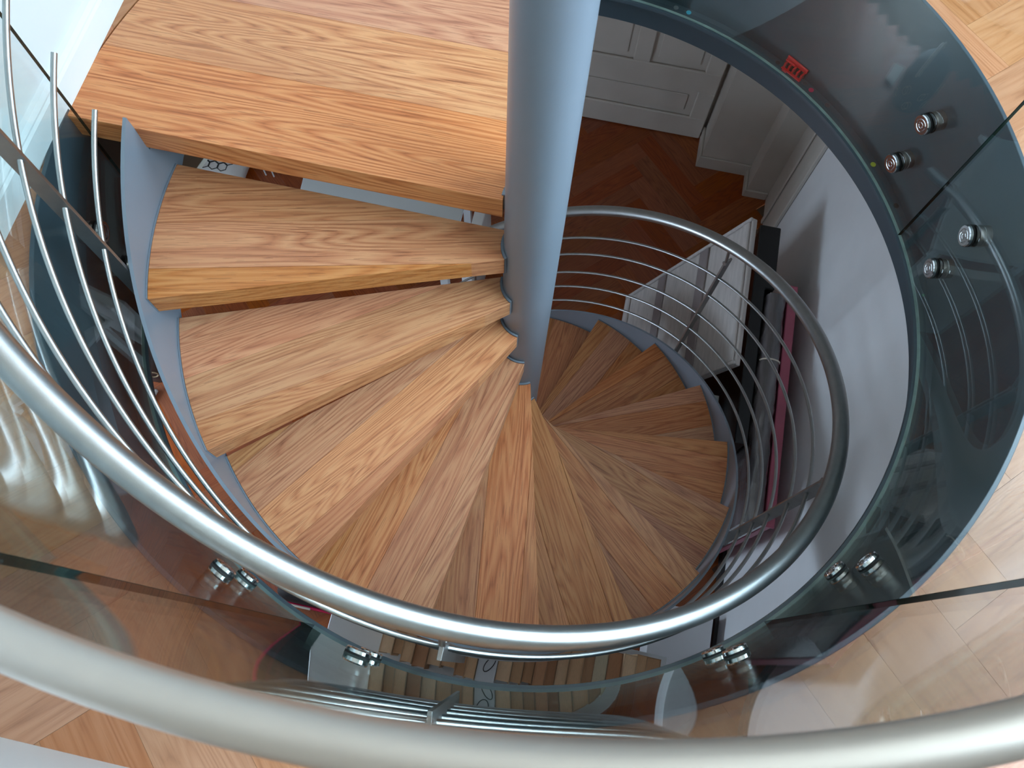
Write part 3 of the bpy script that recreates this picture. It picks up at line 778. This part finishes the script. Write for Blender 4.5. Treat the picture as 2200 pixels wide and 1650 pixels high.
# patterned bag at the left
pb = empty('patterned_bag', uv(-2.2, .38, ZL), ROT); tag(pb, 'dark brown bag with pale ornaments seen between the stringer and the lining', 'bag')
add('body', *lathe(uv(-2.2, .38, ZL + .001), (0, 0, 1), [(.13, 0), (.17, .02), (.19, .16), (.17, .30), (.12, .34)], 26), M['bagdark'], parent=pb, smooth=60)
random.seed(9)
for q in range(14):
    a = 2 * PI * q / 14; zz = .10 + .10 * (q % 2); cen = uv(-2.2, .38, ZL + zz); e1 = Vector((math.cos(a), math.sin(a), 0)); e2 = Vector((-math.sin(a), math.cos(a), 0))
    add('ornament', *tube([cen + e1 * .189 + e2 * (.026 * math.cos(t)) + Vector((0, 0, .034 * math.sin(t))) for t in [2 * PI * w_ / 10 for w_ in range(10)]], .004, 6, closed=True), M['gold'], parent=pb)
add('strap', *tube([uv(-2.2 + .15 * math.cos(t), .38 - .05, ZL + .31 + .12 * math.sin(t)) for t in [PI * q / 14 for q in range(15)]], .012, 8), M['offwhite'], parent=pb, smooth=60)
tag(add('pale_cloth', *prism(uvpoly([(-2.34, .02), (-2.18, .06), (-2.16, .17), (-2.25, .16), (-2.36, .14)]), ZL + .001, ZL + .03), M['cushion'], rotz=ROT, bevel=.008), 'small pale folded cloth on the parquet below the patterned bag', 'cloth')

# white table, cushion and stand glimpsed below the landing
tb_ = empty('white_table', uv(-1.0, 1.35, ZL), ROT); tag(tb_, 'white table glimpsed through the gap under the landing', 'table')
add('tabletop', *prism(uvpoly([(-1.44, 1.02), (-.56, 1.02), (-.56, 1.70), (-1.50, 1.70)]), -2.33, -2.30), M['trimwhite'], parent=tb_, rotz=ROT, bevel=.003)
for u_, v_ in ((-1.38, 1.08), (-.62, 1.08), (-.62, 1.64), (-1.38, 1.64)):
    add('leg', *boxuv(u_ - .022, u_ + .022, v_ - .022, v_ + .022, ZL, -2.3305), M['trimwhite'], parent=tb_, rotz=ROT)
tag(add('grey_box', *boxuv(-.50, -.44, 1.02, 1.5, ZL, -2.32), M['wall_low'], rotz=ROT, bevel=.003), 'slim grey box standing beside the white table', 'box')
cu = empty('hexagon_cushion', uv(-2.28, 1.75, ZL), ROT); tag(cu, 'white cushion with black hexagon lines glimpsed under the landing', 'cushion')
lay_ = []
for zz, ins in ((0.001, .05), (.04, 0), (.11, 0), (.15, .04), (.155, .06)):
    lay_.append([uv(a_, b_, ZL + zz) for a_, b_ in rr(-2.46 + ins, -2.12 - ins, 1.55 + ins, 1.95 - ins, .06)])
v = [tuple(p) for l in lay_ for p in l]; nn = len(lay_[0]); f = [list(range(nn))[::-1], [4 * nn + q for q in range(nn)]]
for j in range(4): f += [[j * nn + q, j * nn + (q + 1) % nn, (j + 1) * nn + (q + 1) % nn, (j + 1) * nn + q] for q in range(nn)]
add('cover', v, f, M['cushion'], parent=cu, rotz=ROT, smooth=60)
hexes = []
hr = .034
for i in range(-2, 3):
    for j in range(-3, 4):
        hu = -2.29 + i * hr * 1.73 + (hr * .866 if j % 2 else 0); hv = 1.75 + j * hr * 1.5
        if -2.39 < hu < -2.19 and 1.63 < hv < 1.87:
            hexes.append(tube([uv(hu + hr * .93 * math.sin(PI / 3 * q), hv + hr * .93 * math.cos(PI / 3 * q), ZL + .1555) for q in range(6)], .0035, 5, closed=True))
add('hexagon_print', *joinparts(hexes), M['cord'], parent=cu)
tag(add('blue_box', *prism(uvpoly([(-2.62, 1.5), (-2.485, 1.5), (-2.485, 1.98), (-2.62, 1.98)]), ZL, ZL + .2), M['navy'], rotz=ROT, bevel=.01), 'blue box beside the hexagon cushion', 'box')
rk = empty('garment_rack', uv(-1.9, 1.745, ZL), ROT); tag(rk, 'slim white rack with two upright bars behind the white table', 'rack')
for du in (0, .055):
    add('upright', *tube([uv(-2.015 + du, 1.745, ZL + .001), uv(-2.015 + du, 1.745, ZL + .5)], .005, 8), M['trimwhite'], parent=rk)
add('crossbar', *tube([uv(-2.05, 1.745, ZL + .505), uv(-1.92, 1.745, ZL + .505)], .006, 8), M['trimwhite'], parent=rk)
